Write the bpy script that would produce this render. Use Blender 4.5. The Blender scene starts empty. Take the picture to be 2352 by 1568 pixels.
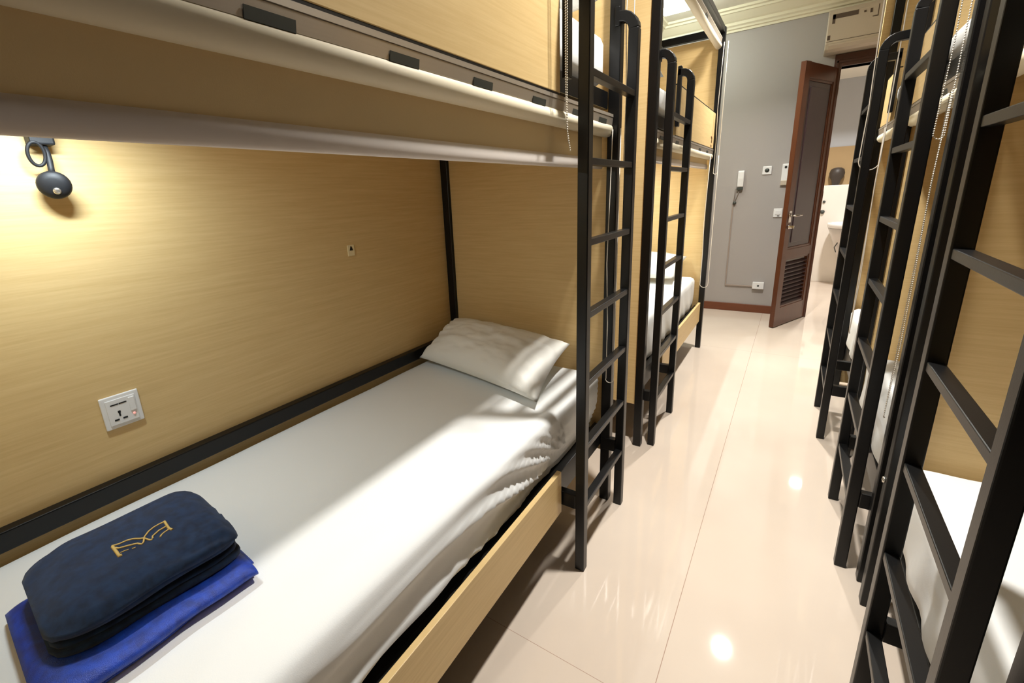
import bpy, bmesh, math, random
from mathutils import Vector, Matrix, noise
random.seed(7)
SC = bpy.context.scene
COL = SC.collection
PI = math.pi

# ------------------------------------------------------------------ materials
def new_mat(name):
    m = bpy.data.materials.new(name); m.use_nodes = True
    nt = m.node_tree; b = nt.nodes['Principled BSDF']
    return m, nt, b
def lin(c):
    return tuple(((x / 255) / 12.92 if x / 255 <= .04045 else ((x / 255 + .055) / 1.055) ** 2.4) for x in c) + (1,)
def simple(name, rgb, rough=.5, metal=0, spec=.5, bump=0, bscale=200, var=0, vscale=5, emis=None, estr=0, coat=0, sheen=0, stretch=(1, 1, 1)):
    m, nt, b = new_mat(name)
    c = lin(rgb)
    b.inputs['Base Color'].default_value = c
    b.inputs['Roughness'].default_value = rough
    b.inputs['Metallic'].default_value = metal
    b.inputs['Specular IOR Level'].default_value = spec
    if coat: b.inputs['Coat Weight'].default_value = coat
    if sheen:
        b.inputs['Sheen Weight'].default_value = sheen
    if emis:
        b.inputs['Emission Color'].default_value = lin(emis); b.inputs['Emission Strength'].default_value = estr
    tc = nt.nodes.new('ShaderNodeNewGeometry')
    mp = nt.nodes.new('ShaderNodeMapping'); mp.inputs['Scale'].default_value = stretch
    nt.links.new(tc.outputs['Position'], mp.inputs['Vector'])
    n = nt.nodes.new('ShaderNodeTexNoise'); n.inputs['Scale'].default_value = vscale; n.inputs['Detail'].default_value = 4
    nt.links.new(mp.outputs[0], n.inputs['Vector'])
    r = nt.nodes.new('ShaderNodeMix'); r.data_type = 'RGBA'
    v = max(var, .02)
    r.inputs[6].default_value = tuple(x * (1 - v) for x in c[:3]) + (1,)
    r.inputs[7].default_value = tuple(min(1, x * (1 + v)) for x in c[:3]) + (1,)
    nt.links.new(n.outputs['Fac'], r.inputs[0]); nt.links.new(r.outputs[2], b.inputs['Base Color'])
    if bump:
        n2 = nt.nodes.new('ShaderNodeTexNoise'); n2.inputs['Scale'].default_value = bscale; n2.inputs['Detail'].default_value = 3
        nt.links.new(mp.outputs[0], n2.inputs['Vector'])
        bp = nt.nodes.new('ShaderNodeBump'); bp.inputs['Strength'].default_value = bump; bp.inputs['Distance'].default_value = .002
        nt.links.new(n2.outputs['Fac'], bp.inputs['Height']); nt.links.new(bp.outputs[0], b.inputs['Normal'])
    return m

def laminate():
    # pale oak laminate with fine horizontal grain
    m, nt, b = new_mat('laminate')
    geo = nt.nodes.new('ShaderNodeNewGeometry')
    mp = nt.nodes.new('ShaderNodeMapping'); mp.inputs['Scale'].default_value = (1.5, 1.5, 40)
    nt.links.new(geo.outputs['Position'], mp.inputs['Vector'])
    n = nt.nodes.new('ShaderNodeTexNoise'); n.inputs['Scale'].default_value = 3; n.inputs['Detail'].default_value = 6; n.inputs['Roughness'].default_value = .7
    nt.links.new(mp.outputs[0], n.inputs['Vector'])
    cr = nt.nodes.new('ShaderNodeValToRGB')
    cr.color_ramp.elements[0].position = .3; cr.color_ramp.elements[0].color = lin((211, 181, 126))
    cr.color_ramp.elements[1].position = .7; cr.color_ramp.elements[1].color = lin((225, 197, 143))
    nt.links.new(n.outputs['Fac'], cr.inputs[0]); nt.links.new(cr.outputs[0], b.inputs['Base Color'])
    b.inputs['Roughness'].default_value = .42; b.inputs['Specular IOR Level'].default_value = .35
    return m

def tile_floor():
    m, nt, b = new_mat('floor_tile')
    geo = nt.nodes.new('ShaderNodeNewGeometry'); sep = nt.nodes.new('ShaderNodeSeparateXYZ')
    nt.links.new(geo.outputs['Position'], sep.inputs[0])
    def line(out, off, per, w):
        a = nt.nodes.new('ShaderNodeMath'); a.operation = 'ADD'; a.inputs[1].default_value = -off + per * 40 + per / 2
        nt.links.new(out, a.inputs[0])
        f = nt.nodes.new('ShaderNodeMath'); f.operation = 'MODULO'; f.inputs[1].default_value = per
        nt.links.new(a.outputs[0], f.inputs[0])
        s = nt.nodes.new('ShaderNodeMath'); s.operation = 'SUBTRACT'; s.inputs[1].default_value = per / 2
        nt.links.new(f.outputs[0], s.inputs[0])
        ab = nt.nodes.new('ShaderNodeMath'); ab.operation = 'ABSOLUTE'; nt.links.new(s.outputs[0], ab.inputs[0])
        l = nt.nodes.new('ShaderNodeMath'); l.operation = 'LESS_THAN'; l.inputs[1].default_value = w
        nt.links.new(ab.outputs[0], l.inputs[0]); return l
    lx = line(sep.outputs['X'], -.184, .8, .0011); ly = line(sep.outputs['Y'], .952, 3.2, .0009)
    mx = nt.nodes.new('ShaderNodeMath'); mx.operation = 'MAXIMUM'
    nt.links.new(lx.outputs[0], mx.inputs[0]); nt.links.new(ly.outputs[0], mx.inputs[1])
    n = nt.nodes.new('ShaderNodeTexNoise'); n.inputs['Scale'].default_value = 1.6; n.inputs['Detail'].default_value = 3
    nt.links.new(geo.outputs['Position'], n.inputs['Vector'])
    cr = nt.nodes.new('ShaderNodeValToRGB')
    cr.color_ramp.elements[0].position = .3; cr.color_ramp.elements[0].color = lin((208, 193, 178))
    cr.color_ramp.elements[1].position = .7; cr.color_ramp.elements[1].color = lin((217, 203, 188))
    nt.links.new(n.outputs['Fac'], cr.inputs[0])
    mi = nt.nodes.new('ShaderNodeMix'); mi.data_type = 'RGBA'
    mi.inputs[7].default_value = lin((160, 128, 112))
    sc = nt.nodes.new('ShaderNodeMath'); sc.operation = 'MULTIPLY'; sc.inputs[1].default_value = .8
    nt.links.new(mx.outputs[0], sc.inputs[0]); nt.links.new(sc.outputs[0], mi.inputs[0])
    nt.links.new(cr.outputs[0], mi.inputs[6]); nt.links.new(mi.outputs[2], b.inputs['Base Color'])
    b.inputs['Roughness'].default_value = .038; b.inputs['Specular IOR Level'].default_value = .5
    return m

def towel_mat(name, c1, c2, rough, scale, sheen=.3):
    m, nt, b = new_mat(name)
    geo = nt.nodes.new('ShaderNodeNewGeometry')
    n = nt.nodes.new('ShaderNodeTexNoise'); n.inputs['Scale'].default_value = 60; n.inputs['Detail'].default_value = 5
    nt.links.new(geo.outputs['Position'], n.inputs['Vector'])
    cr = nt.nodes.new('ShaderNodeValToRGB'); cr.color_ramp.elements[0].color = lin(c1); cr.color_ramp.elements[1].color = lin(c2)
    cr.color_ramp.elements[0].position = .35; cr.color_ramp.elements[1].position = .65
    nt.links.new(n.outputs['Fac'], cr.inputs[0]); nt.links.new(cr.outputs[0], b.inputs['Base Color'])
    n2 = nt.nodes.new('ShaderNodeTexNoise'); n2.inputs['Scale'].default_value = scale; n2.inputs['Detail'].default_value = 2
    nt.links.new(geo.outputs['Position'], n2.inputs['Vector'])
    bp = nt.nodes.new('ShaderNodeBump'); bp.inputs['Strength'].default_value = .5; bp.inputs['Distance'].default_value = .002
    nt.links.new(n2.outputs['Fac'], bp.inputs['Height']); nt.links.new(bp.outputs[0], b.inputs['Normal'])
    b.inputs['Roughness'].default_value = rough; b.inputs['Sheen Weight'].default_value = sheen
    return m

M = dict(
    hem=simple('blind_hem', (240, 232, 226), .5),
    fabric=simple('blind_cloth', (224, 203, 160), .7, 0, .2, bump=.1, bscale=700),
    lam=laminate(), tile=tile_floor(),
    edge=simple('laminate_edge', (226, 190, 120), .45),
    black=simple('black_steel', (10, 10, 11), .36, 0, .4, bump=.05, bscale=300),
    darkgap=simple('dark_underside', (30, 27, 24), .7),
    sheet=simple('white_sheet', (230, 232, 232), .75, 0, .3, bump=.12, bscale=500, var=.015),
    pillow=simple('pillow_cotton', (234, 234, 229), .75, 0, .3, bump=.15, bscale=400, var=.015),
    navy=towel_mat('navy_terry', (9, 34, 66), (17, 50, 90), .9, 1500, .12),
    blue=towel_mat('royal_blue_satin', (1, 42, 135), (3, 62, 180), .38, 900, .05),
    gold=simple('gold_thread', (222, 190, 112), .5, 0, .5, bump=.4, bscale=2500),
    cream=simple('blind_fabric', (236, 226, 200), .6, 0, .3),
    coverw=simple('cove_board', (206, 192, 178), .5, 0, .4),
    alu=simple('aluminium', (176, 166, 152), .35, .55, .5, var=.05, stretch=(1, .05, 1), vscale=300),
    slot=simple('slot_grey', (62, 66, 62), .4),
    chain=simple('bead_chain', (225, 218, 205), .35),
    cord=simple('white_cord', (226, 218, 204), .5),
    bolt=simple('bolt_steel', (210, 205, 195), .25, .9),
    plastic=simple('white_plastic', (232, 232, 232), .35),
    ivory=simple('ivory_plastic', (238, 222, 178), .4),
    hole=simple('socket_hole', (14, 13, 12), .6),
    lampblk=simple('lamp_black', (18, 19, 23), .6, bump=.1, bscale=900),
    chrome=simple('chrome', (200, 196, 192), .15, 1),
    wallg=simple('grey_paint', (168, 163, 160), .75, 0, .3, var=.03, vscale=2, bump=.1, bscale=60),
    wallw=simple('white_paint', (224, 221, 216), .7),
    ceil=simple('ceiling_paint', (236, 232, 220), .7),
    crown=simple('crown_plaster', (230, 224, 200), .55),
    skirt=simple('skirting_wood', (110, 62, 38), .35, var=.25, vscale=6, stretch=(1, 1, 12)),
    doorw=simple('door_wood', (84, 46, 26), .32, var=.25, vscale=5, stretch=(8, 8, 1)),
    doorp=simple('door_panel_wood', (58, 42, 46), .3, var=.15, vscale=5, stretch=(6, 6, 1)),
    framew=simple('door_frame_wood', (72, 40, 28), .35, var=.2, vscale=6),
    acw=simple('aircon_plastic', (190, 178, 160), .4),
    acd=simple('aircon_slot', (84, 70, 58), .5),
    btile=simple('bath_tile', (236, 230, 220), .2, 0, .5),
    bgrey=simple('bath_wall_grey', (190, 194, 200), .6),
    bbrown=simple('bath_brown', (176, 150, 112), .25),
    ceram=simple('ceramic', (236, 234, 230), .12),
    potd=simple('dark_pot', (62, 54, 48), .5),
    lens=simple('lamp_lens', (255, 250, 240), .3, emis=(255, 244, 226), estr=14),
    opal=simple('opal_diffuser', (250, 252, 250), .4, emis=(244, 255, 244), estr=38),
    led=simple('led_strip', (255, 250, 240), .3, emis=(255, 248, 222), estr=10),
    mark=simple('printed_mark', (150, 116, 84), .5),
)

# ------------------------------------------------------------------ mesh builders
class MB:
    def __init__(s): s.bm = bmesh.new()
    def box(s, x0, x1, y0, y1, z0, z1, mat=None):
        x0, x1 = sorted((x0, x1)); y0, y1 = sorted((y0, y1)); z0, z1 = sorted((z0, z1))
        vs = [s.bm.verts.new((x, y, z)) for x in (x0, x1) for y in (y0, y1) for z in (z0, z1)]
        if mat is not None:
            for v in vs: v.co = mat @ v.co
        for f in ((0, 1, 3, 2), (4, 6, 7, 5), (0, 4, 5, 1), (2, 3, 7, 6), (0, 2, 6, 4), (1, 5, 7, 3)):
            s.bm.faces.new([vs[i] for i in f])
        return s
    def loft(s, rings, cap=True, closed=False, smooth=True):
        R = [[s.bm.verts.new(p) for p in r] for r in rings]
        n = len(R[0]); m = len(R)
        for i in range(m if closed else m - 1):
            a, b = R[i], R[(i + 1) % m]
            for j in range(n):
                f = s.bm.faces.new((a[j], a[(j + 1) % n], b[(j + 1) % n], b[j])); f.smooth = smooth
        if cap and not closed:
            s.bm.faces.new(R[0][::-1]); s.bm.faces.new(R[-1])
        return s
    def tube(s, pts, r, n=10, closed=False, square=False, cap=True):
        pts = [Vector(p) for p in pts]; rs = r if isinstance(r, (list, tuple)) else [r] * len(pts)
        rings = []; up = None
        for i, p in enumerate(pts):
            if closed: t = pts[(i + 1) % len(pts)] - pts[i - 1]
            else: t = pts[min(i + 1, len(pts) - 1)] - pts[max(i - 1, 0)]
            t.normalize()
            if up is None:
                up = Vector((0, 1, 0)) if abs(t.y) < .9 else Vector((0, 0, 1))
            x = up - t * up.dot(t); x.normalize(); up = x; y = t.cross(x)
            k = 4 if square else n
            ring = []
            for j in range(k):
                a = 2 * PI * (j + (.5 if square else 0)) / k
                q = rs[i] * (math.sqrt(2) if square else 1)
                ring.append(p + x * math.cos(a) * q + y * math.sin(a) * q)
            rings.append(ring)
        return s.loft(rings, cap=cap, closed=closed, smooth=not square)
    def lathe(s, prof, c, axis='z', n=24):
        rings = []
        for r, h in prof:
            ring = []
            for j in range(n):
                a = 2 * PI * j / n; u, v = math.cos(a) * max(r, 1e-5), math.sin(a) * max(r, 1e-5)
                if axis == 'z': p = (c[0] + u, c[1] + v, c[2] + h)
                elif axis == 'y': p = (c[0] + v, c[1] + h, c[2] + u)
                else: p = (c[0] + h, c[1] + u, c[2] + v)
                ring.append(p)
            rings.append(ring)
        return s.loft(rings)
    def ball(s, c, r, sx=1, sy=1, sz=1, n=12, m=8):
        prof = [(r * math.sin(PI * i / m), -r * math.cos(PI * i / m)) for i in range(m + 1)]
        rings = [[(c[0] + sx * max(a, 1e-5) * math.cos(2 * PI * j / n), c[1] + sy * max(a, 1e-5) * math.sin(2 * PI * j / n), c[2] + sz * h) for j in range(n)] for a, h in prof]
        return s.loft(rings)
    def bead(s, c, r):
        o = [Vector(c) + Vector(d) * r for d in ((1, 0, 0), (-1, 0, 0), (0, 1, 0), (0, -1, 0), (0, 0, 1), (0, 0, -1))]
        v = [s.bm.verts.new(p) for p in o]
        for f in ((0, 2, 4), (2, 1, 4), (1, 3, 4), (3, 0, 4), (2, 0, 5), (1, 2, 5), (3, 1, 5), (0, 3, 5)):
            g = s.bm.faces.new([v[i] for i in f]); g.smooth = True
        return s
    def prism(s, poly, axis, a, b):
        def P(u, v, w):
            return {'x': (w, u, v), 'y': (u, w, v), 'z': (u, v, w)}[axis]
        return s.loft([[P(u, v, a) for u, v in poly], [P(u, v, b) for u, v in poly]], smooth=False)
    def build(s, name, mat, parent=None, bevel=0, sub=0, xf=None):
        bmesh.ops.remove_doubles(s.bm, verts=s.bm.verts, dist=1e-6)
        bmesh.ops.recalc_face_normals(s.bm, faces=s.bm.faces)
        me = bpy.data.meshes.new(name)
        if xf is not None: s.bm.transform(xf)
        loc = Vector((0, 0, 0))
        if len(s.bm.verts):
            xs = [v.co for v in s.bm.verts]
            loc = Vector((sum(v.x for v in xs) / len(xs), sum(v.y for v in xs) / len(xs), min(v.z for v in xs)))
            bmesh.ops.translate(s.bm, verts=s.bm.verts, vec=-loc)
        s.bm.to_mesh(me); s.bm.free()
        me.materials.append(mat if not isinstance(mat, str) else M[mat])
        o = bpy.data.objects.new(name, me); COL.objects.link(o)
        place(o, loc, parent)
        if bevel:
            b = o.modifiers.new('bevel', 'BEVEL'); b.width = bevel; b.segments = 2; b.limit_method = 'ANGLE'; b.angle_limit = .6
        if sub:
            b = o.modifiers.new('sub', 'SUBSURF'); b.levels = sub; b.render_levels = sub
        return o
WL = {}
def place(o, loc, parent):
    WL[o.name] = Vector(loc)
    if parent is not None:
        o.parent = parent; o.location = Vector(loc) - WL[parent.name]
    else: o.location = loc
def tag(o, label=None, cat=None, group=None, kind=None):
    if label: o['label'] = label
    if cat: o['category'] = cat
    if group: o['group'] = group
    if kind: o['kind'] = kind
    return o
def empty(name, loc, label, cat, group=None):
    o = bpy.data.objects.new(name, None); COL.objects.link(o); o.empty_display_size = .05
    place(o, loc, None)
    return tag(o, label, cat, group)
def struct(mb, name, mat, parent=None, bevel=0):
    o = mb.build(name, mat, parent, bevel)
    if parent is None: o['kind'] = 'structure'
    return o

def rbox(x0, x1, y0, y1, z0, z1, r, step, disp=None, bm=None):
    """rounded box with a dense grid, displaced by disp(point, normal)"""
    mb = bm or MB(); c = Vector(((x0 + x1) / 2, (y0 + y1) / 2, (z0 + z1) / 2)); h = Vector(((x1 - x0) / 2, (y1 - y0) / 2, (z1 - z0) / 2))
    N = [max(3, int(2 * h[i] / (step[i] if isinstance(step, tuple) else step))) for i in range(3)]
    verts = {}
    rr = [min(r, h[i] * .999) for i in range(3)]
    def V(key):
        if key in verts: return verts[key]
        p = Vector([(-h[i] + 2 * h[i] * key[i] / N[i]) for i in range(3)])
        q = Vector([max(-h[i] + rr[i], min(h[i] - rr[i], p[i])) for i in range(3)])
        d = p - q
        if d.length > 1e-9:
            # spread: normalise on unit sphere
            n = Vector([d[i] / rr[i] for i in range(3)]); n.normalize()
            p2 = q + Vector([n[i] * rr[i] for i in range(3)])
        else: n = Vector((0, 0, 1)); p2 = p
        w = c + p2
        if disp: w = w + disp(w, n)
        verts[key] = mb.bm.verts.new(w); return verts[key]
    for ax in range(3):
        a, b = [i for i in range(3) if i != ax]
        for side in (0, N[ax]):
            for i in range(N[a]):
                for j in range(N[b]):
                    ks = []
                    for di, dj in ((0, 0), (1, 0), (1, 1), (0, 1)):
                        k = [0, 0, 0]; k[ax] = side; k[a] = i + di; k[b] = j + dj; ks.append(V(tuple(k)))
                    f = mb.bm.faces.new(ks); f.smooth = True
    return mb

def area(name, loc, rot, size, power, color, parent=None, shape='DISK', spread=None):
    l = bpy.data.lights.new(name, 'AREA'); l.shape = shape
    if isinstance(size, tuple): l.size, l.size_y = size
    else: l.size = size
    l.energy = power; l.color = color
    if spread: l.spread = spread
    o = bpy.data.objects.new(name, l); COL.objects.link(o); o.rotation_euler = rot
    place(o, loc, parent); return o

# ------------------------------------------------------------------ camera
f, cx, cy = 1030.396, 1103.553, 735.150
R0 = Vector((.8247889, .5632044, -.0502392)); R1 = Vector((.1089917, -.2455371, -.9632405)); R2 = Vector((-.5548369, .7889945, -.2639009))
cam = bpy.data.cameras.new('camera'); co = bpy.data.objects.new('camera', cam); COL.objects.link(co)
cam.sensor_width = 36; cam.lens = f / 2352 * 36; cam.clip_start = .02
cam.shift_x = (1176 - cx) / 2352; cam.shift_y = -(784 - cy) / 2352
mw = Matrix((R0, -R1, -R2)).transposed().to_4x4(); mw.translation = (0, 0, 1.35)
co.matrix_world = mw; SC.camera = co

# ------------------------------------------------------------------ the room
XL, XR, YB, YF, H = -1.44, 2.32, 5.53, -1.6, 2.95
DX0, DX1, DH = .19, .86, 2.31
struct(MB().box(XL - .1, XR + .1, YF - .1, 7.9, -.1, 0), 'floor', 'tile')
struct(MB().box(XL - .1, XR + .1, YF - .1, YB + .0, H, H + .1), 'ceiling', 'ceil')
struct(MB().box(XL - .1, XL, YF - .1, YB, 0, H), 'wall_left', 'wallg')
struct(MB().box(XR, XR + .1, YF - .1, YB, 0, H), 'wall_right', 'wallg')
struct(MB().box(XL, XR, YF - .1, YF, 0, H), 'wall_front', 'framew')
w = MB().box(XL - .1, DX0, YB, YB + .12, 0, H).box(DX1, XR + .1, YB, YB + .12, 0, H).box(DX0, DX1, YB, YB + .12, DH, H)
struct(w, 'wall_back', 'wallg')
def crown_profile(d):
    return [(0, 0), (.012, 0), (.012, .018), (.03, .024), (.034, .04), (.05, .052), (.05, .075), (.066, .085), (.12, .135), (.135, .138), (.14, .155), (.165, .16), (.165, .18), (0, .18)]
pr = crown_profile(0)
struct(MB().prism([(YB - a, H - .18 + b) for a, b in pr], 'x', XL, XR), 'trim_1', 'crown')
struct(MB().prism([(XL + a, H - .18 + b) for a, b in pr], 'y', YF, YB), 'trim_2', 'crown')
struct(MB().prism([(XR - a, H - .18 + b) for a, b in pr], 'y', YF, YB), 'trim_3', 'crown')
struct(MB().box(XL, DX0 - .06, YB - .015, YB, 0, .085), 'baseboard_back', 'skirt', bevel=.004)
struct(MB().box(XL, XL + .012, 4.2, YB - .015, 0, .085), 'baseboard_left', 'skirt', bevel=.004)
# door frame
fr = MB().box(DX0 - .055, DX0, YB - .02, YB + .13, 0, DH + .1).box(DX1, DX1 + .055, YB - .02, YB + .13, 0, DH + .1).box(DX0, DX1, YB - .02, YB + .13, DH, DH + .1)
fr.box(DX0 - .04, DX0 - .02, YB - .028, YB - .02, 0, DH + .06).box(DX0 - .04, DX1, YB - .028, YB - .02, DH + .03, DH + .05)
struct(fr, 'trim_4', 'framew', bevel=.003)
# bathroom beyond the door
BY = 7.62
struct(MB().box(-.6, -.5, YB + .12, BY, 0, 2.6), 'wall_bathroom_left', 'btile')
struct(MB().box(1.9, 2.0, YB + .12, BY, 0, 2.6), 'wall_bathroom_right', 'btile')
struct(MB().box(-.6, 2.0, BY + .12, BY + .22, 0, 2.6), 'wall_bathroom_back', 'bgrey')
struct(MB().box(-.5, 1.9, BY, BY + .12, 0, 1.27), 'wall_bathroom_ledge', 'btile', bevel=.004)
struct(MB().box(-.5, 1.9, BY + .10, BY + .119, 1.27, 1.745), 'trim_5', 'bbrown')
struct(MB().box(-.6, 2.0, YB + .12, BY + .22, 2.55, 2.65), 'ceiling_bathroom', 'ceil')

# door leaf (opened into the room), its face towards the aisle
F0 = Vector((-.066, 4.944, 0)); F1 = Vector((.182, 5.532, 0)); ds = (F1 - F0).normalized(); dn = Vector((-ds.y, ds.x, 0))  # dn points away from the camera side
if dn.dot(Vector((0, 0, 0)) - F0) > 0: dn = -dn
DM = Matrix((ds, dn, Vector((0, 0, 1)))).transposed().to_4x4(); DM.translation = F0
LW = (F1 - F0).length; DT = 2.30
d = MB()
d.box(0, .085, 0, .04, .008, DT).box(LW - .085, LW, 0, .04, .008, DT)
d.box(.085, LW - .085, 0, .04, .008, .19).box(.085, LW - .085, 0, .04, DT - .12, DT).box(.085, LW - .085, 0, .04, .655, .74)
# stepped moulding round the panels
for z0, z1 in ((.74, DT - .12), (.19, .655)):
    d.box(.085, .103, .006, .034, z0, z1).box(LW - .103, LW - .085, .006, .034, z0, z1).box(.103, LW - .103, .006, .034, z0, z0 + .018).box(.103, LW - .103, .006, .034, z1 - .018, z1)
door = struct(d, 'door_1', 'doorw', bevel=0)
me = door.data
def dpart(mb, name, mat, parent=door, bevel=0):
    return mb.build(name, mat, parent, bevel, xf=DM)
# move the leaf mesh itself into place
me.transform(Matrix.Translation(WL[door.name])); me.transform(DM); me.transform(Matrix.Translation(-F0)); door.location = F0; WL[door.name] = F0
b = door.modifiers.new('bevel', 'BEVEL'); b.width = .003; b.segments = 2
dpart(MB().box(.103, LW - .103, .012, .028, .758, DT - .138).box(.15, LW - .15, .006, .034, .80, DT - .18), 'door_panel', 'doorp', bevel=.004)
lv = MB()
for i in range(11):
    z = .222 + i * .0385
    lv.prism([(.004, z - .010), (.010, z - .015), (.036, z + .006), (.030, z + .011)], 'x', .103, LW - .103)
dpart(lv, 'louvre', 'doorp')
h = MB().box(.03, .075, -.004, 0, .99, 1.09).tube([(.052, -.0, 1.05), (.052, -.045, 1.05), (.06, -.052, 1.05), (.16, -.052, 1.048), (.175, -.045, 1.047)], [.009, .009, .009, .008, .007])
h.lathe([(0, 0), (.022, 0), (.022, -.008), (0, -.008)], (.052, 0, 1.05), 'y')
dpart(h, 'door_handle', 'chrome')
dpart(MB().lathe([(0, 0), (.02, 0), (.02, -.008), (.014, -.012), (.014, -.03), (0, -.03)], (.052, 0, .95), 'y').box(.047, .057, -.045, -.03, .938, .962), 'door_lock', 'chrome')
for z in (.25, 1.15, 2.05):
    dpart(MB().lathe([(0, 0), (.006, 0), (.006, .09), (0, .09)], (LW - .002, -.006, z), 'z', 10), 'hinge', 'chrome')

# ------------------------------------------------------------------ bunk beds
ZR = [.256, .49, .725, .96, 1.19, 1.425, 1.66]
def bunk(name, side, xf, depth, y0, y1, lad, guard, label, group, cove=True, blindends=None, wall_rail=True, board_label=None, zt=2.45, board=True, lo_v=-.082):
    """side=-1: bed runs to the left of the aisle, +1: to the right. lad=(near stile y, far stile y); guard=(y0,y1) span of side board and guard."""
    X = lambda v: xf + side * v
    t = empty(name, (X(depth / 2), (y0 + y1) / 2, 0), label, 'bunk bed', group)
    P = .04
    def B(nm, mat, boxes, bevel=.0015, parent=t):
        mb = MB()
        for v0, v1, u0, u1, z0, z1 in boxes: mb.box(X(v0), X(v1), u0, u1, z0, z1)
        return mb.build(nm, mat, parent, bevel)
    a = -.022; post = []
    for v0, u0 in ((a, y0), (a, y1 - P), (depth - P, y0), (depth - P, y1 - P)):
        post.append(B('post', 'black', [(v0, v0 + P, u0, u0 + P, 0, zt)], .003))
    e0, e1 = y0 + P, y1 - P
    # end panels sit between the posts, just inside them
    B('end_panel', 'lam', [(a + P, depth - P, y0 + .010, y0 + .024, .24, zt - .06)])
    B('end_panel', 'lam', [(a + P, depth - P, y1 - .024, y1 - .010, .24, zt - .06)])
    B('back_panel', 'lam', [(depth, depth + .012, y0, y1, .24, zt - .06)])
    zr1 = .375 if board else .30
    zb = .35 if board else .30
    B('side_rail', 'black', [(.018, .048, e0, e1, zr1 - .1, zr1)], .002)
    B('side_rail', 'black', [(.018, .048, e0, e1, 1.632, 1.69)], .002)
    B('end_rail', 'black', [(a + P, depth - P, y0 + .024, y0 + .045, zb - .075, zb - .016)])
    B('end_rail', 'black', [(a + P, depth - P, y1 - .045, y1 - .024, zb - .075, zb - .016)])
    if wall_rail: B('back_rail', 'black', [(depth - .032, depth, y0 + P, y1 - P, .642, .69)], .003)
    B('top_rail', 'black', [(a + .005, a + P, e0, e1, zt - .04, zt)], .002)
    B('top_rail', 'black', [(a + P, depth - P, y0, y0 + P, zt - .05, zt)], .002)
    B('top_rail', 'black', [(a + P, depth - P, y1 - P, y1, zt - .05, zt)], .002)
    B('bed_base', 'darkgap', [(.05, depth, e0 + .006, e1 - .006, zb - .015, zb)])
    B('bed_base', 'lam', [(.018, depth, e0 - .012, e1 + .012, 1.60, 1.618)])
    if board: B('side_board', 'lam', [(0, .017, guard[0], guard[1], .237, .402)], .0015)
    gp = B('guard_panel', 'lam', [(0, .017, guard[0], guard[1], 1.621, 1.87)], .0015)
    B('guard_edging', 'black', [(.0005, .0165, guard[0], guard[1], 1.87, 1.876)], 0, gp)
    B('guard_edging', 'black', [(.001, .017, guard[0], guard[1], 1.6135, 1.6205)], 0, gp)
    if cove:
        ys = cove
        cv = B('lamp_housing', 'coverw', [(depth - .23, depth - .17, ys[0] - .02, ys[1] + .02, 1.584, 1.5995)], .002)
        B('lamp_strip', 'led', [(depth - .215, depth - .185, ys[0], ys[1], 1.580, 1.584)], 0, cv)
        area('lamp_strip_light', (X(depth - .20), (ys[0] + ys[1]) / 2, 1.577), (0, 0, 0), (.03, ys[1] - ys[0]), ys[2], (.84, .97, 1.04), cv, 'RECTANGLE')
    if not board:
        MB().lathe([(0, 0), (.011, 0), (.009, -.006), (0, -.008)], (X(a), y1 - P / 2, .46), 'x', 12).build('bolt', 'bolt', post[1])
    # ladder
    L = MB(); s = .034; vo = lo_v; ya, yb = lad
    HT = 1.92
    def stile(y, hook_y):
        L.box(X(vo), X(vo + s), y, y + s, 0, HT - .045)
        # bent handle at the top, turning in to the bed
        c = [(X(vo + s / 2), y + s / 2, HT - .046)]
        for k in range(1, 6):
            q = PI / 2 * k / 5
            c.append((X(vo + s / 2 + .045 * (1 - math.cos(q))), y + s / 2, HT - .046 + .045 * math.sin(q)))
        c.append((X(.0), y + s / 2, HT)); L.tube(c, s / 2, square=True)
        L.box(X(.0), X(-.018), y, y + s, 1.66 if hook_y is None else HT - .03, HT + .03)
    near_post = abs(ya - (y0 + P)) < .12; far_post = abs(yb - (y1 - P)) < .12
    stile(ya, 1 if near_post else None); stile(yb, 1 if far_post else None)
    for y in (ya, yb):
        L.box(X(vo + s), X(.018), y + .002, y + s - .002, .256, .312)
    lo = L.build('ladder', 'black', t, .003)
    for z in ZR:
        B('rung', 'black', [(vo + .003, vo + s - .003, ya + s, yb, z, z + .02)], .002, lo)
    for y in (ya, yb):
        for z in (.285, HT):
            pb = MB().lathe([(0, 0), (.008, 0), (.008, -.006 * side), (.004, -.009 * side), (0, -.009 * side)], (X(-.0225 if z > 1 else -.0225), y + s / 2, z), 'x', 10)
            pb.build('bolt', 'bolt', lo)
    return t, X, gp

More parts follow.
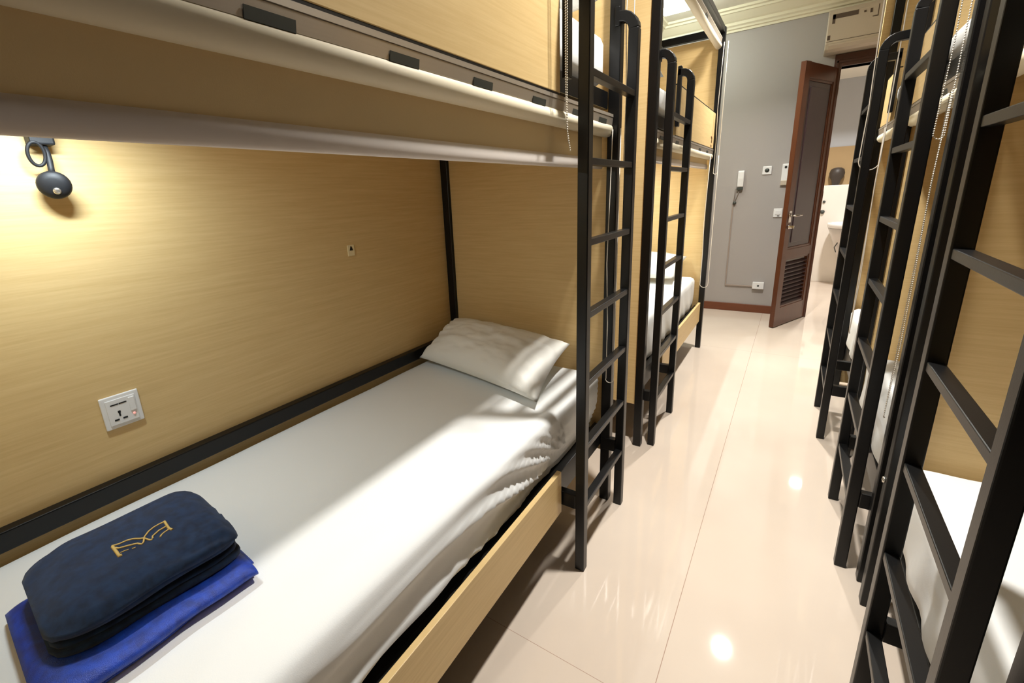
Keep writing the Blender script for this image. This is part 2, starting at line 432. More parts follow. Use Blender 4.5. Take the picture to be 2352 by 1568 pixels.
def blind(side, X, u0, u1, zc, label, group, clips, chain, drop=None):
    """roller blind rolled up under the bed or the top rail. chain=[(list of strands)]"""
    t = empty('roller_blind', (X(.02), (u0 + u1) / 2, zc), label, 'roller blind', group)
    # extruded channel: grooved face towards the aisle
    prof = [(.036, .012), (.036, .050), (-.004, .050), (-.0045, .040), (-.002, .0395), (-.002, .0385), (-.0035, .038), (-.0005, .014), (.003, .0115)]
    hb = MB().loft([[(X(v), u0, zc + z) for v, z in prof], [(X(v), u1, zc + z) for v, z in prof]], smooth=False)
    hr = hb.build('headrail', 'alu', t, 0)
    for y in clips:
        MB().loft([[(X(v), yy, zc + z) for v, z in ((-.0032, .0275), (-.0045, .0275), (-.002, .0125), (.001, .0115))] for yy in (y - .036, y + .036)], smooth=False).build('clip', 'slot', hr)
    rb = MB(); n = 40; c = (.018, zc - .003)
    prof = [(c[0] + (.0245 - .0015 * (j / n)) * math.cos(2 * PI * j / n), c[1] + (.0245 - .0015 * (j / n)) * math.sin(2 * PI * j / n)) for j in range(n)]
    rb.loft([[(X(v), u0 + .004, z) for v, z in prof], [(X(v), u1 - .004, z) for v, z in prof]])
    fr_ = rb.build('fabric_roll', 'cream', t)
    for p in fr_.data.polygons: p.use_smooth = len(p.vertices) == 4
    if drop:
        MB().box(X(.034), X(.0352), u0 + .006, u1 - .006, drop + .034, zc + .01).build('hanging_cloth', 'fabric', t)
        hp = [(.0346 + .0075 * math.cos(2 * PI * j / 16), drop + .019 + .019 * math.sin(2 * PI * j / 16)) for j in range(16)]
        hb = MB().loft([[(X(v), u0 + .006, z) for v, z in hp], [(X(v), u1 - .006, z) for v, z in hp]])
        hb.build('hem_bar', 'hem', t)
    return t
def strand(mb, pts, r, beads=False, spc=.0062):
    pts = [Vector(p) for p in pts]
    if not beads:
        mb.tube(pts, r, 6); return
    mb.tube(pts, r * .3, 4)
    d = 0; nxt = 0
    for a, b in zip(pts, pts[1:]):
        l = (b - a).length
        while nxt <= d + l:
            mb.bead(a + (b - a) * ((nxt - d) / l), r); nxt += spc
        d += l
def loop(x, y, z0, z1, w, dx=0, dirx=0, n=8):
    """two strands down from z1 to z0 joined by a U. w = gap, dirx=1: gap along x, 0: along y"""
    p = []
    def off(q): return (x + (q if dirx else 0), y + (0 if dirx else q))
    for k in range(5):
        zz = z1 + (z0 + w / 2 - z1) * k / 4; wob = .004 * math.sin(k * 1.9 + x * 9)
        p.append((off(-w / 2)[0] + wob + dx * k / 4, off(-w / 2)[1] + wob, zz))
    for k in range(1, n):
        q = PI * k / n
        p.append((off(-w / 2 * math.cos(q))[0] + dx, off(-w / 2 * math.cos(q))[1], z0 + w / 2 - w / 2 * math.sin(q)))
    for k in range(4, -1, -1):
        zz = z1 + (z0 + w / 2 - z1) * k / 4
        p.append((off(w / 2)[0] + dx * k / 4, off(w / 2)[1], zz))
    return p

# ---- left side
bl1, X1, gp1 = bunk('bunk_bed', -1, -.585, .815, -.145, 1.765, (1.29, 1.721), (-.10, 1.28),
    'nearest black steel and pale wood bunk bed, left of the aisle, towels on it', 'bunk beds along the aisle', cove=(.21, .35, 4.3))
bl2, X2, gp2 = bunk('bunk_bed', -1, -.585, .815, 2.243, 4.11, (2.285, 2.717), (2.76, 4.065),
    'second left bunk bed, small mark on its guard, standing near the grey wall', 'bunk beds along the aisle', cove=(2.75, 3.75, 14))
# number mark on the far guard
mk = MB()
xo = X2(-.0006)
for pts in ([(3.93, 1.700), (3.965, 1.690), (3.95, 1.655)], [(3.93, 1.640), (3.96, 1.632)]):
    mk.tube([(xo, y, z) for y, z in pts], .004, 6)
mk.build('number_mark', 'mark', gp2)
# ---- right side: three narrow bunks, entered from the aisle end
rb = []
RL = ['nearest black ladder bunk on the right edge of the photo, white mattress behind its rungs',
      'middle bunk of the three on the right, bead chain hanging on its near post',
      'farthest bunk on the right side, next to the open brown door']
for i, (y0, lb) in enumerate(zip((.742, 1.742, 2.742), RL)):
    rb.append(bunk('bunk_bed', 1, (.333, .333, .345)[i], 1.95, y0, y0 + .93, (y0 + .048, y0 + .478), (y0 + .53, y0 + .885), lb, 'bunk beds along the aisle', cove=None, wall_rail=False, board=False, lo_v=(-.082, -.082, -.125)[i]))
MB().box(.286, 2.28, 3.674, 3.69, .02, 2.44).build('end_panel', 'lam', rb[2][0], .002)
mk = MB()
xg = rb[0][1](-.0006)
for pts in ([(1.50, 1.80), (1.53, 1.805), (1.515, 1.77), (1.50, 1.745), (1.535, 1.75)], [(1.56, 1.795), (1.572, 1.805), (1.572, 1.75)]):
    mk.tube([(xg, y, z) for y, z in pts], .004, 6)
mk.build('number_mark', 'mark', rb[0][2])

# ---- blinds
b1 = blind(-1, X1, -.10, 1.722, 1.563, 'long cream roller blind rolled up above the nearest left lower bed', 'roller blinds rolled up under the bunks', [.15, .397, .644, .885, 1.146, 1.40, 1.62], None, 1.428)
mb = MB(); strand(mb, loop(-.562, 1.70, .585, 1.56, .034, 0, 1), .0016)
mb.build('pull_cord', 'cord', b1)
b1u = blind(-1, X1, -.10, 1.722, 2.36, 'roller blind high on the nearest left bunk, its bead chain hanging beside the guard', 'roller blinds rolled up at the bunk tops', [.5, 1.2], None)
mb = MB(); strand(mb, [(-.548, 1.232, 2.36), (-.548, 1.232, 1.75), (-.546, 1.229, 1.62), (-.541, 1.226, 1.52), (-.532, 1.228, 1.462)], .0025, True)
strand(mb, [(-.548, 1.243, 2.36), (-.548, 1.243, 1.75), (-.546, 1.238, 1.62), (-.541, 1.231, 1.5), (-.532, 1.228, 1.462)], .0025, True)
mb.build('bead_chain', 'chain', b1u)
mb = MB(); strand(mb, loop(-.540, 1.755, 1.44, 2.36, .022, 0, 1), .0016); mb.build('pull_cord', 'cord', b1u)
b2 = blind(-1, X2, 2.29, 4.06, 1.565, 'cream roller blind rolled up above the lower bed of the second left bunk', 'roller blinds rolled up under the bunks', [2.45, 2.8, 3.15, 3.5, 3.8], None, 1.47)
mb = MB(); strand(mb, loop(-.552, 3.93, .56, 1.56, .06, 0, 1), .0022); mb.build('pull_cord', 'cord', b2)
b2u = blind(-1, X2, 2.29, 4.06, 2.33, 'cream roller blind rolled up at the top of the second left bunk', 'roller blinds rolled up at the bunk tops', [2.6, 3.4], None)
mb = MB(); strand(mb, loop(-.545, 3.99, 1.43, 2.33, .03, 0, 1), .0022); mb.build('pull_cord', 'cord', b2u)
wy = ['nearest', 'middle', 'farthest']
for i, (t, X, g) in enumerate(rb):
    y0 = .742 + i
    q = blind(1, X, y0 + .045, y0 + .885, 1.565, 'short cream roller blind under the upper bed of the %s right bunk' % wy[i], 'short blinds of the right bunks', [y0 + .3, y0 + .6], None)
    mb = MB()
    if i == 1: strand(mb, loop(.305, 1.80, .60, 1.56, .014, 0, 0), .0024, True); mb.build('bead_chain', 'chain', q)
    elif i == 2: strand(mb, loop(.285, y0 + .06, .60, 1.56, .02, 0, 0), .002); mb.build('pull_cord', 'cord', q)
    q = blind(1, X, y0 + .045, y0 + .885, 2.36, 'roller blind at the top of the %s right bunk with its cord looping down' % wy[i], 'short blinds at the tops of the right bunks', [y0 + .3], None)
    mb = MB()
    if i == 1: strand(mb, loop(.298, 1.792, 1.44, 2.36, .02, 0, 1), .0024, True); mb.build('bead_chain', 'chain', q)
    elif i == 2: strand(mb, loop(.25, 2.80, 1.38, 2.36, .075, 0, 1), .0022); mb.build('pull_cord', 'cord', q)

# ------------------------------------------------------------------ mattresses
def mattress(x0, x1, y0, y1, z0, z1, label, group, front=None, folds=False, yfar=None, step=.03):
    zc = (z0 + z1) / 2
    def disp(p, n):
        o = Vector((0, 0, 0))
        lo = noise.noise(Vector((p.x * 3, p.y * 2.2, p.z * 3)))
        if n.z > .3:
            o.z += .004 * lo + .0018 * noise.noise(Vector((p.x * 14, p.y * 5, 1.3)))
        if folds:
            t = max(0, yfar - p.y)                       # distance from the far corner
            zr = (p.z - z0) / (z1 - z0)
            if p.x > x1 - .07:
                k = max(0, 1 - (zr / .95) ** 4)
                fan = zr / (.10 + .60 * t)
                amp = .017 * min(1, t * 1.6 + .35) * k
                ph = fan * 3.6 + 1.2 * noise.noise(Vector((p.y * 1.6, zr * 1.5, 4))) + t * 1.5
                o.x += amp * (1 - 2 * abs(math.sin(ph)) ** .7)
                o.x += .004 * k * noise.noise(Vector((p.y * 7, p.z * 30, 9)))
                ruf = (math.exp(-((p.y - 1.16) / .17) ** 2)) * k * min(1, zr * 3) * .0022
                o.x += ruf * math.sin(p.y * 2 * PI / .036 + 9 * zr + 3 * noise.noise(Vector((p.y * 9, zr * 3, 0))))
                sm = min(1, max(0, (zr - .10) / .45)); o.x += .034 * sm * sm * (3 - 2 * sm)
                o.z += .012 * max(0, .5 - zr) * noise.noise(Vector((p.y * 3.2, 2, 7)))
        elif front is not None:
            if abs(p.x - front) < .05:
                zr = (p.z - z0) / (z1 - z0)
                o.x += (.006 * math.sin(p.y * 26 + 5 * zr + 3 * lo) * (1 - zr))
        return o
    mb = rbox(x0, x1, y0, y1, z0, z1, .035, step, disp)
    o = mb.build('mattress', 'sheet')
    return tag(o, label, 'mattress', group)
m1 = mattress(-1.378, -.637, -.08, 1.712, .352, .622, 'white sheeted lower mattress of the nearest left bunk, carrying the blue towels', 'mattresses on the bunks', folds=True, yfar=1.36, step=(.02, .0095, .011))
mattress(-1.378, -.604, -.08, 1.70, 1.70, 1.86, 'white upper mattress of the nearest left bunk, above the wooden guard', 'mattresses on the bunks')
mattress(-1.378, -.636, 2.31, 4.05, .352, .622, 'white lower mattress of the second bunk on the left', 'mattresses on the bunks', front=-.636)
mattress(-1.378, -.606, 2.31, 4.05, 1.70, 1.83, 'white upper mattress of the second bunk on the left', 'mattresses on the bunks')
for i in range(3):
    y0 = .742 + i
    mattress((.345, .345, .357)[i], 2.26, y0 + .052, y0 + .878, .302, .552, 'white lower mattress of the %s right bunk, seen past the rungs' % wy[i], 'mattresses on the bunks', front=(.345, .345, .357)[i])
    mattress(.356, 2.26, y0 + .052, y0 + .878, 1.70, 1.80, 'white upper mattress of the %s right bunk' % wy[i], 'mattresses on the bunks')

# ------------------------------------------------------------------ pillows
def pillow(A, Bc, Cc, D, th, label, group, n=44, seed=0, wr=1):
    """corners A (front left) B (back left) C (back right) D (front right); th = half thickness in the middle"""
    A, Bc, Cc, D = map(Vector, (A, Bc, Cc, D)); mb = MB()
    nrm = (D - A).cross(Bc - A).normalized()
    grid = {}
    for s in (1, -1):
        for i in range(n + 1):
            for j in range(n + 1):
                a = -1 + 2 * i / n; b = -1 + 2 * j / n
                edge = i in (0, n) or j in (0, n)
                if edge and s == -1: grid[(s, i, j)] = grid[(1, i, j)]; continue
                a2 = a * (1 - .055 * (1 - b * b)); b2 = b * (1 - .075 * (1 - a * a))
                u, v = (a2 + 1) / 2, (b2 + 1) / 2
                p = A * (1 - u) * (1 - v) + D * u * (1 - v) + Cc * u * v + Bc * (1 - u) * v
                t = ((1 - abs(a) ** 2.6) * (1 - abs(b) ** 2.6)) ** .55
                w = Vector((a * 3 + seed, b * 3, s))
                # creases run in from the corners
                cr = (abs(a) ** 3) * (1 - t) * t * 3 * .011 * math.sin(b * 10 + 5 * noise.noise(w) + a * 4)
                cr += .010 * wr * (noise.noise(Vector((a * 5 + seed, b * 4, 2))) * t + .5 * noise.noise(Vector((a * 11, b * 9 + seed, 5))) * t)
                hgt = th * t * (1.0 if s > 0 else .45)
                q = p + nrm * (hgt * s + (cr * wr if s > 0 else 0))
                grid[(s, i, j)] = mb.bm.verts.new(q)
        for i in range(n):
            for j in range(n):
                k = [grid[(s, i, j)], grid[(s, i + 1, j)], grid[(s, i + 1, j + 1)], grid[(s, i, j + 1)]]
                fc = mb.bm.faces.new(k if s > 0 else k[::-1]); fc.smooth = True
    o = mb.build('pillow', 'pillow')
    return tag(o, label, 'pillow', group)
p1 = pillow((-1.345, 1.415, .662), (-1.35, 1.70, .772), (-.735, 1.700, .728), (-.675, 1.275, .652), .098, 'plump white pillow leaning on the headboard of the nearest left lower bed', 'pillows on the bunks')
pillow((-1.30, 1.20, 1.93), (-1.30, 1.68, 1.97), (-.60, 1.68, 1.97), (-.60, 1.26, 1.93), .13, 'white pillow on the upper bed of the nearest left bunk', 'pillows on the bunks', 20, 3)
pillow((-1.30, 3.60, .675), (-1.30, 4.03, .79), (-.71, 4.03, .79), (-.71, 3.62, .675), .09, 'white pillow on the lower bed of the second left bunk', 'pillows on the bunks', 20, 5)
pillow((-1.30, 2.36, 1.89), (-1.30, 2.36, 2.1), (-.63, 2.36, 2.1), (-.63, 2.62, 1.89), .07, 'white pillow on the upper bed of the second left bunk', 'pillows on the bunks', 20, 5)

# ------------------------------------------------------------------ folded towels on the near bed
def ribbon(mb, path, th, l0, l1, ax0, nl=40, warp=None):
    """sweep a thick ribbon whose cross-section path [(w, z)] runs in (x, z), extruded along y from l0 to l1"""
    P = [Vector((a, 0, b)) for a, b in path]
    # resample + smooth
    for _ in range(2):
        Q = [P[0]]
        for a, b in zip(P, P[1:]): Q += [a * .75 + b * .25, a * .25 + b * .75]
        Q.append(P[-1]); P = Q
    N = []
    for i in range(len(P)):
        t = (P[min(i + 1, len(P) - 1)] - P[max(i - 1, 0)]).normalized(); N.append(Vector((-t.z, 0, t.x)))
    outer = [p + n * th / 2 for p, n in zip(P, N)]; inner = [p - n * th / 2 for p, n in zip(P, N)]
    # rounded ends
    e1 = P[-1] + (P[-1] - P[-2]).normalized() * th / 2; e0 = P[0] + (P[0] - P[1]).normalized() * th / 2
    ring = outer + [e1] + inner[::-1] + [e0]
    rings = []
    for k in range(nl + 1):
        y = l0 + (l1 - l0) * k / nl; r = []
        e = min(k, nl - k) / nl * (l1 - l0)
        for p in ring:
            q = Vector((p.x, y, p.z))
            if warp: q = warp(q, k / nl, e)
            r.append(q)
        rings.append(r)
    mb.loft(rings)
    return mb
nav = MB()
CX, CZ = -1.005, .700
def warpn(q, s, e):
    # rounded plan, soft sag and small waves; slightly turned on the bed
    y = q.y; x = q.x
    a = min(1, max(0, 1 - e / (.04 + .06 * (1 - s)))); pull = 1 - (.16 + .2 * (1 - s)) * (1 - math.sqrt(max(0, 1 - a * a)))
    x = CX + (x - CX) * pull; z = q.z
    z = .667 + (z - .667) * (1 - .22 * a * a)
    z += .0035 * noise.noise(Vector((x * 12, y * 10, z * 20))) + .0016 * math.sin(z * 420 + x * 30 + 3 * noise.noise(Vector((x * 8, y * 8, 0))))
    x += .006 * noise.noise(Vector((y * 9, z * 30, 3)))
    if z > .72 and x > -1.0: z += .0022 * math.sin((x + 1.0) * 210 + 4 * noise.noise(Vector((x * 3, y * 4, 1)))) * (.4 + s)
    if x > -.93: z -= .16 * (x + .93) * (.35 + .65 * (1 - s))
    ang = .06; yy = y - .2; xx = x - CX
    z = max(z, .6665)
    return Vector((CX + xx * math.cos(ang) + yy * math.sin(ang), .2 - xx * math.sin(ang) + yy * math.cos(ang), z))
# outer C fold open towards the aisle, with inner layers
ribbon(nav, [(-.875, .674), (-.95, .672), (-1.05, .672), (-1.115, .672), (-1.14, .686), (-1.14, .712), (-1.115, .729), (-1.05, .733), (-.97, .733), (-.90, .728), (-.872, .716)], .0105, .052, .348, 0, warp=warpn)
ribbon(nav, [(-.885, .683), (-.95, .683), (-1.05, .683), (-1.11, .684), (-1.127, .692), (-1.125, .708), (-1.10, .718), (-1.03, .7215), (-.95, .7215), (-.895, .716), (-.878, .706)], .010, .056, .345, 0, warp=warpn)
ribbon(nav, [(-.92, .694), (-1.0, .694), (-1.08, .694), (-1.112, .698), (-1.10, .708), (-1.03, .711), (-.95, .711), (-.905, .707)], .009, .06, .342, 0, warp=warpn)
navy = tag(nav.build('towel', 'navy'), 'dark navy folded towel with gold emblem, on top of the blue one', 'towel', 'folded towels')
logo = {'a': [(-1.0182, 0.1749), (-1.0119, 0.1848), (-1.0093, 0.1965), (-1.0036, 0.2051), (-0.9946, 0.2121), (-0.9878, 0.2182), (-0.9814, 0.221), (-0.9728, 0.2236), (-0.9719, 0.2267)],
'b': [(-1.007, 0.1768), (-0.9989, 0.1807), (-0.993, 0.1922), (-0.9845, 0.2058), (-0.9748, 0.2097), (-0.9799, 0.2142), (-0.99, 0.2195), (-0.9981, 0.2305), (-1.0025, 0.2409), (-1.0035, 0.2503), (-1.0025, 0.2599)],
'c': [(-0.9735, 0.2273), (-0.9811, 0.2301), (-0.9861, 0.2431), (-0.9867, 0.2559)],
'd': [(-0.9762, 0.2567), (-0.9742, 0.2481), (-0.9704, 0.2418), (-0.9642, 0.2371)],
'e': [(-0.9846, 0.1777), (-0.9838, 0.1849), (-0.9811, 0.1904)],
'f': [(-0.978, 0.1943), (-0.9759, 0.1995)],
'g': [(-1.0151, 0.1753), (-0.9962, 0.1745), (-0.9754, 0.1737), (-0.9755, 0.1774)],
'h': [(-1.0036, 0.2604), (-0.9795, 0.258), (-0.9667, 0.2601)]}
lg = MB()
from mathutils.bvhtree import BVHTree
me = navy.data; bv = BVHTree.FromPolygons([WL[navy.name] + v.co for v in me.vertices], [tuple(p.vertices) for p in me.polygons])
def drop(x, y):
    h_ = bv.ray_cast(Vector((x, y, 1)), Vector((0, 0, -1)))
    return (x, y, (h_[0].z if h_[0] else .738) + .0004)
for k, pts in logo.items():
    r = {'g': .0030, 'h': .0026, 'f': .0014, 'e': .0013}.get(k, .0018)
    q = []
    for (a, b_) in zip(pts, pts[1:]):
        for j in range(3): q.append(drop(a[0] + (b_[0] - a[0]) * j / 3, a[1] + (b_[1] - a[1]) * j / 3))
    q.append(drop(*pts[-1])); lg.tube(q, r, 6)
tag(lg.build('embroidered_emblem', 'gold', navy), 'gold thread emblem')

blu = MB()
def warpb(q, s, e):
    y = q.y; x = q.x; z = q.z
    a = max(0, 1 - e / .03)
    z = .623 + (z - .623) * (1 - .25 * a * a)
    x += .007 * noise.noise(Vector((y * 11, z * 30, 8))) + .012 * (1 - s) * (x > -.9)
    z += .003 * noise.noise(Vector((x * 14, y * 12, z * 20)))
    z = max(z, .6235)
    ang = .05; yy = y - .18; xx = x + .98
    return Vector((-.98 + xx * math.cos(ang) + yy * math.sin(ang), .18 - xx * math.sin(ang) + yy * math.cos(ang), z))
ribbon(blu, [(-.845, .628), (-.93, .628), (-1.03, .628), (-1.11, .628), (-1.137, .638), (-1.12, .657), (-1.03, .660), (-.93, .661), (-.865, .662), (-.832, .655), (-.828, .643), (-.85, .637), (-.92, .637), (-1.0, .638)], .0075, .018, .345, 0, warp=warpb)
ribbon(blu, [(-1.0, .6465), (-.92, .6465), (-.87, .648), (-.855, .652), (-.88, .655), (-1.0, .6535)], .005, .03, .352, 0, warp=warpb)
tag(blu.build('towel', 'blue'), 'shiny royal blue folded towel on the white sheet, under the navy one', 'towel', 'folded towels')

# ------------------------------------------------------------------ fittings in the near bunk
WX = -1.40
t = empty('reading_lamp', (-1.37, .32, 1.52), 'small black gooseneck reading lamp hanging above the nearest left bed', 'lamp')
MB().box(WX, -1.36, .306, .348, 1.507, 1.545).build('mount', 'lampblk', t, .004)
rg = MB(); rg.tube([(-1.366 + .004 * math.sin(a), (.312) + .014 * math.cos(a), 1.488 + .024 * math.sin(a)) for a in [2 * PI * k / 24 for k in range(24)]], .0035, 8, closed=True)
rg.build('cable_loop', 'lampblk', t)
MB().tube([(-1.375, .330, 1.506), (-1.372, .332, 1.49), (-1.368, .331, 1.475), (-1.364, .329, 1.46), (-1.36, .327, 1.446)], .0058, 10).build('gooseneck', 'lampblk', t)
hd = MB(); hd.lathe([(0, .014), (.016, .0135), (.027, .009), (.030, .002), (.0295, -.003), (.026, -.008), (.014, -.012), (0, -.0125)], (0, 0, 0), 'x', 32)
hm = Matrix.Translation((-1.362, .326, 1.4235)) @ Matrix.Rotation(-.35, 4, 'Z') @ Matrix.Rotation(.25, 4, 'Y')
ho = hd.build('lamp_head', 'lampblk', t, xf=hm)
MB().lathe([(0, 0), (.007, 0), (.007, .0035), (.004, .005), (0, .005)], (.0125, .003, -.010), 'x', 16).build('switch_button', 'bolt', ho, xf=hm)

t = empty('wall_socket', (WX, .34, .862), 'square white universal power socket on the nearest bunk wall', 'socket')
pl = MB().box(WX, WX + .006, .298, .382, .819, .907).build('face_plate', 'plastic', t, .0025)
MB().box(WX + .006, WX + .0085, .308, .372, .829, .897).build('insert', 'plastic', t, .001)
sl = MB(); x0, x1 = WX + .0085, WX + .0092
for y, z, a, b_ in ((.3255, .8835, .0085, .0016), (.3435, .8835, .0085, .0016), (.332, .862, .003, .003), (.332, .855, .0018, .005), (.3235, .842, .005, .0022), (.3415, .842, .005, .0022)):
    sl.box(x0, x1, y - a, y + a, z - b_, z + b_)
sl.build('socket_slots', 'hole', t)
MB().box(x0, x0 + .003, .356, .369, .855, .892).build('rocker_switch', 'plastic', t, .001)
MB().lathe([(0, 0), (.003, 0), (.003, .002), (0, .002)], (x0, .362, .846), 'x', 12).build('indicator', simple('pink_indicator', (250, 205, 200), .3, emis=(255, 150, 140), estr=.5), t)
t = empty('wall_plate', (WX, 1.148, 1.178), 'tiny beige plate with a dark mark on the bunk wall, left of the corner post', 'plate')
MB().box(WX, WX + .003, 1.132, 1.164, 1.157, 1.199).build('plate', 'ivory', t, .001)
MB().prism([(1.140, 1.178), (1.156, 1.178), (1.150, 1.194), (1.146, 1.194)], 'x', WX + .003, WX + .0042).build('dark_mark', 'hole', t)

# ------------------------------------------------------------------ things on the grey back wall
Y = YB
t = empty('intercom_phone', (-.51, Y, 1.38), 'white wall phone handset on the grey wall, leftmost of the wall fittings', 'phone')
MB().prism([(Y, 1.31), (Y - .035, 1.32), (Y - .04, 1.40), (Y - .038, 1.468), (Y - .012, 1.478), (Y, 1.478)], 'x', -.538, -.482).build('handset', 'plastic', t, .006)
MB().box(-.536, -.484, Y - .03, Y, 1.285, 1.312).build('cradle_foot', 'slot', t, .004)
cc = [(-.515, Y - .016, 1.285), (-.52, Y - .016, 1.25), (-.532, Y - .016, 1.21), (-.545, Y - .012, 1.175), (-.552, Y - .012, 1.168), (-.556, Y - .012, 1.178), (-.55, Y - .012, 1.23), (-.548, Y - .012, 1.30)]
MB().tube(cc, .0045, 6).build('phone_cord', simple('grey_cord', (120, 108, 98), .5), t)
MB().lathe([(0, 0), (.016, 0), (.016, -.02), (0, -.02)], (-.548, Y, 1.158), 'y', 14).build('cord_plug', 'slot', t)
t = empty('wall_socket', (-.288, Y, 1.46), 'square white round-hole socket on the grey wall, level with the wall phone', 'socket')
MB().box(-.327, -.249, Y - .01, Y, 1.425, 1.505).build('face_plate', 'plastic', t, .006)
MB().lathe([(0, 0), (.02, 0), (.02, -.0012), (0, -.0012)], (-.288, Y - .01, 1.465), 'y', 18).build('socket_well', 'slot', t)
t = empty('remote_holder', (-.135, Y, 1.40), 'white air conditioner remote in a wall holder, half behind the open door edge', 'remote control')
MB().box(-.162, -.108, Y - .02, Y, 1.335, 1.515).build('remote_body', 'plastic', t, .005)
MB().lathe([(0, 0), (.011, 0), (.011, -.003), (0, -.003)], (-.133, Y - .02, 1.485), 'y', 14).build('round_sensor', 'hole', t)
MB().box(-.164, -.106, Y - .026, Y, 1.315, 1.36).build('holder', 'acw', t, .003)
t = empty('light_switch', (-.15, Y, 1.05), 'small white switch plate on the grey wall beside the door handle', 'switch')
MB().box(-.192, -.118, Y - .01, Y, 1.005, 1.09).build('face_plate', 'plastic', t, .004)
MB().box(-.178, -.132, Y - .014, Y - .01, 1.03, 1.075).build('rocker', 'plastic', t, .002)
MB().box(-.158, -.140, Y - .0115, Y - .01, 1.014, 1.022).build('indicator_slot', 'hole', t)
t = empty('surface_socket', (-.245, Y, .30), 'low white surface-mounted socket with a conduit on the grey wall', 'socket')
MB().box(-.305, -.20, Y - .03, Y, .262, .335).build('socket_box', 'plastic', t, .005)
MB().lathe([(0, 0), (.01, 0), (.01, -.001), (0, -.001)], (-.252, Y - .03, .298), 'y', 12).build('socket_hole', 'slot', t)
MB().box(-.56, -.305, Y - .012, Y, .278, .292).box(-.567, -.555, Y - .010, Y, .278, 1.15).build('conduit', simple('painted_conduit', (158, 144, 134), .6), t, .002)

# air conditioner above the door
t = empty('air_conditioner', (.25, Y, 2.56), 'small cream wall air conditioner above the doorway', 'air conditioner')
prf = [(Y, 2.415), (Y - .14, 2.415), (Y - .185, 2.43), (Y - .205, 2.47), (Y - .205, 2.70), (Y - .18, 2.735), (Y, 2.74)]
body = MB().prism(prf, 'x', .045, .475).build('body', 'acw', t, .008)
MB().box(.075, .245, Y - .2065, Y - .204, 2.655, 2.69).box(.075, .095, Y - .2065, Y - .204, 2.62, 2.69).build('display_slot', 'acd', body)
MB().box(.37, .376, Y - .2065, Y - .204, 2.62, 2.70).box(.34, .376, Y - .2065, Y - .204, 2.615, 2.622).box(.28, .295, Y - .2065, Y - .204, 2.66, 2.675).box(.32, .335, Y - .2065, Y - .204, 2.65, 2.68).box(.055, .075, Y - .2065, Y - .204, 2.50, 2.535).build('sticker', 'acd', body)
MB().prism([(Y - .145, 2.4145), (Y - .186, 2.43), (Y - .207, 2.455), (Y - .2075, 2.468), (Y - .182, 2.440), (Y - .145, 2.422)], 'x', .07, .45).build('air_flap', 'acw', t, .002)
MB().box(.05, .47, Y - .2068, Y - .204, 2.486, 2.489).build('panel_seam', 'acd', body)

# ------------------------------------------------------------------ bathroom pieces
t = empty('wash_basin', (.62, 7.35, .55), 'white wall-hung wash basin seen through the doorway', 'sink')
bs = MB(); rings = []
for z, rx, ry, yc in ((.30, .07, .08, 7.54), (.42, .13, .13, 7.50), (.55, .17, .17, 7.47), (.66, .21, .21, 7.43), (.745, .245, .25, 7.39)):
    rings.append([(.60 + rx * math.cos(a), min(BY, yc + ry * math.sin(a)), z) for a in [2 * PI * k / 28 for k in range(28)]])
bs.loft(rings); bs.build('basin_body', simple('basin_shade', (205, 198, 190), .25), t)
rm = MB(); rings = []
for z, k_ in ((.745, .97), (.755, 1.04), (.80, 1.06), (.81, 1.03), (.806, .90), (.76, .72), (.74, .3)):
    rings.append([(.60 + .245 * k_ * math.cos(a), min(BY, 7.39 + .25 * k_ * math.sin(a)), z) for a in [2 * PI * j / 28 for j in range(28)]])
rm.loft(rings); rm.build('basin_rim', 'ceram', t)
MB().tube([(.60, 7.58, .81), (.60, 7.58, .90), (.60, 7.54, .93), (.60, 7.48, .92), (.60, 7.47, .90)], .01, 8).build('tap', 'chrome', t)
MB().tube([(.47, 7.33, .44), (.45, 7.36, .50), (.50, 7.34, .62)], .006, 6).build('drain_lever', 'slot', t)
o = MB().lathe([(0, 0), (.016, 0), (.016, -.012), (.008, -.02), (0, -.02)], (.285, BY, 1.065), 'y', 14).build('wall_hook', 'slot'); tag(o, 'small grey knob on the white bathroom wall, the upper one', 'hook')
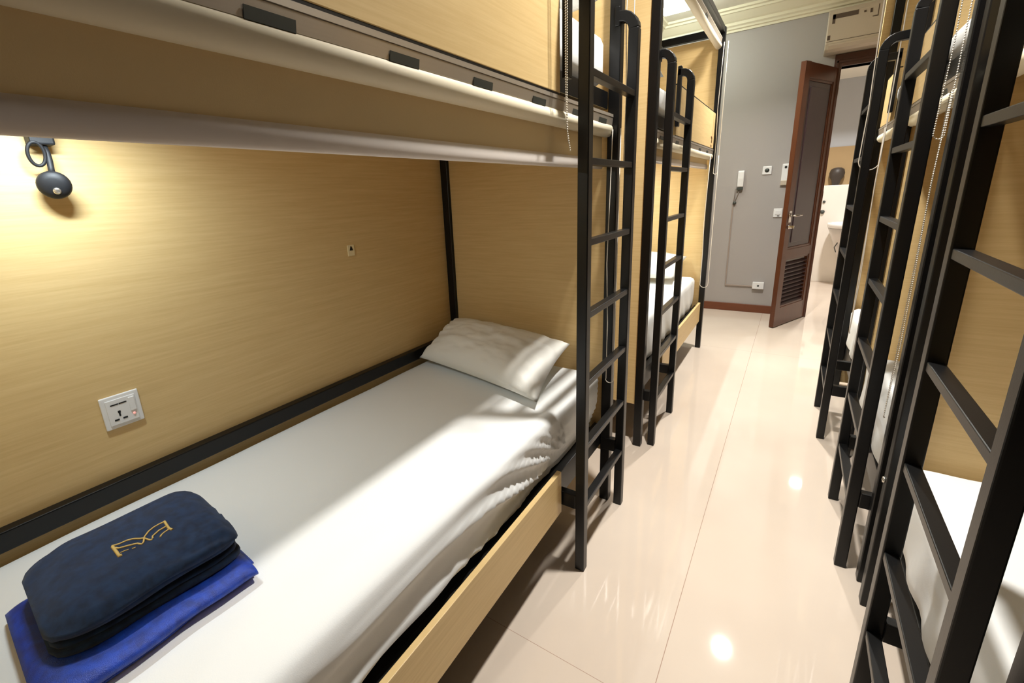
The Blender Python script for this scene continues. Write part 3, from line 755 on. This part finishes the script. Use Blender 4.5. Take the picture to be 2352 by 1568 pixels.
o = MB().lathe([(0, 0), (.026, 0), (.026, -.015), (.012, -.03), (0, -.03)], (.282, BY, .935), 'y', 14).build('wall_hook', 'slot'); tag(o, 'larger grey knob on the white bathroom wall, the lower one', 'hook')
o = MB().lathe([(0, 0), (.035, 0), (.04, .02), (.05, .06), (.075, .10), (.082, .15), (.07, .195), (.04, .215), (0, .22)], (.38, BY + .05, 1.27), 'z', 24).build('round_pot', 'potd')
tag(o, 'dark rounded pot standing on the white bathroom ledge', 'pot')

# ------------------------------------------------------------------ lamps
WARM = (1, .965, .90)
def downlight(x, y, z, power, label, group, size=.11, color=WARM, spread=2.2):
    t = empty('downlight', (x, y, z), label, 'ceiling light', group)
    MB().lathe([(.062, 0), (.085, 0), (.085, -.006), (.062, -.010), (.055, -.006), (.055, 0)], (x, y, z), 'z', 28).build('rim', 'plastic', t)
    MB().lathe([(0, -.001), (.055, -.001), (.055, -.004), (0, -.004)], (x, y, z), 'z', 24).build('lens', 'lens', t)
    area('downlight_lamp', (x, y, z - .012), (0, 0, 0), size, power, color, t, spread=spread)
for y, p, lb in ((3.94, 40, 'far'), (1.5, 38, 'middle'), (-.9, 2, 'near')):
    downlight(-.14, y, H, p, 'round ceiling downlight over the %s part of the aisle' % lb, 'aisle downlights')
t = empty('ceiling_lamp', (-1.05, 4.75, H), 'square opal ceiling lamp behind the second left bunk', 'ceiling light')
MB().box(-1.21, -.89, 4.59, 4.91, H - .02, H).build('lamp_base', 'plastic', t, .003)
MB().box(-1.2, -.9, 4.6, 4.9, H - .085, H - .02).build('diffuser', 'opal', t, .01)
downlight(.386, 6.57, 2.55, 30, 'round ceiling downlight in the bathroom', None, .12, (1, .97, .93))

# ------------------------------------------------------------------ world / view
w = bpy.data.worlds.new('world'); SC.world = w; w.use_nodes = True
w.node_tree.nodes['Background'].inputs[0].default_value = (1, .95, .9, 1); w.node_tree.nodes['Background'].inputs[1].default_value = .02
SC.view_settings.view_transform = 'Standard'; SC.view_settings.look = 'None'; SC.view_settings.exposure = .1; SC.view_settings.gamma = 1
SC.view_settings.use_curve_mapping = False
SC.cycles.max_bounces = 10; SC.cycles.diffuse_bounces = 6
SC.cycles.use_denoising = True
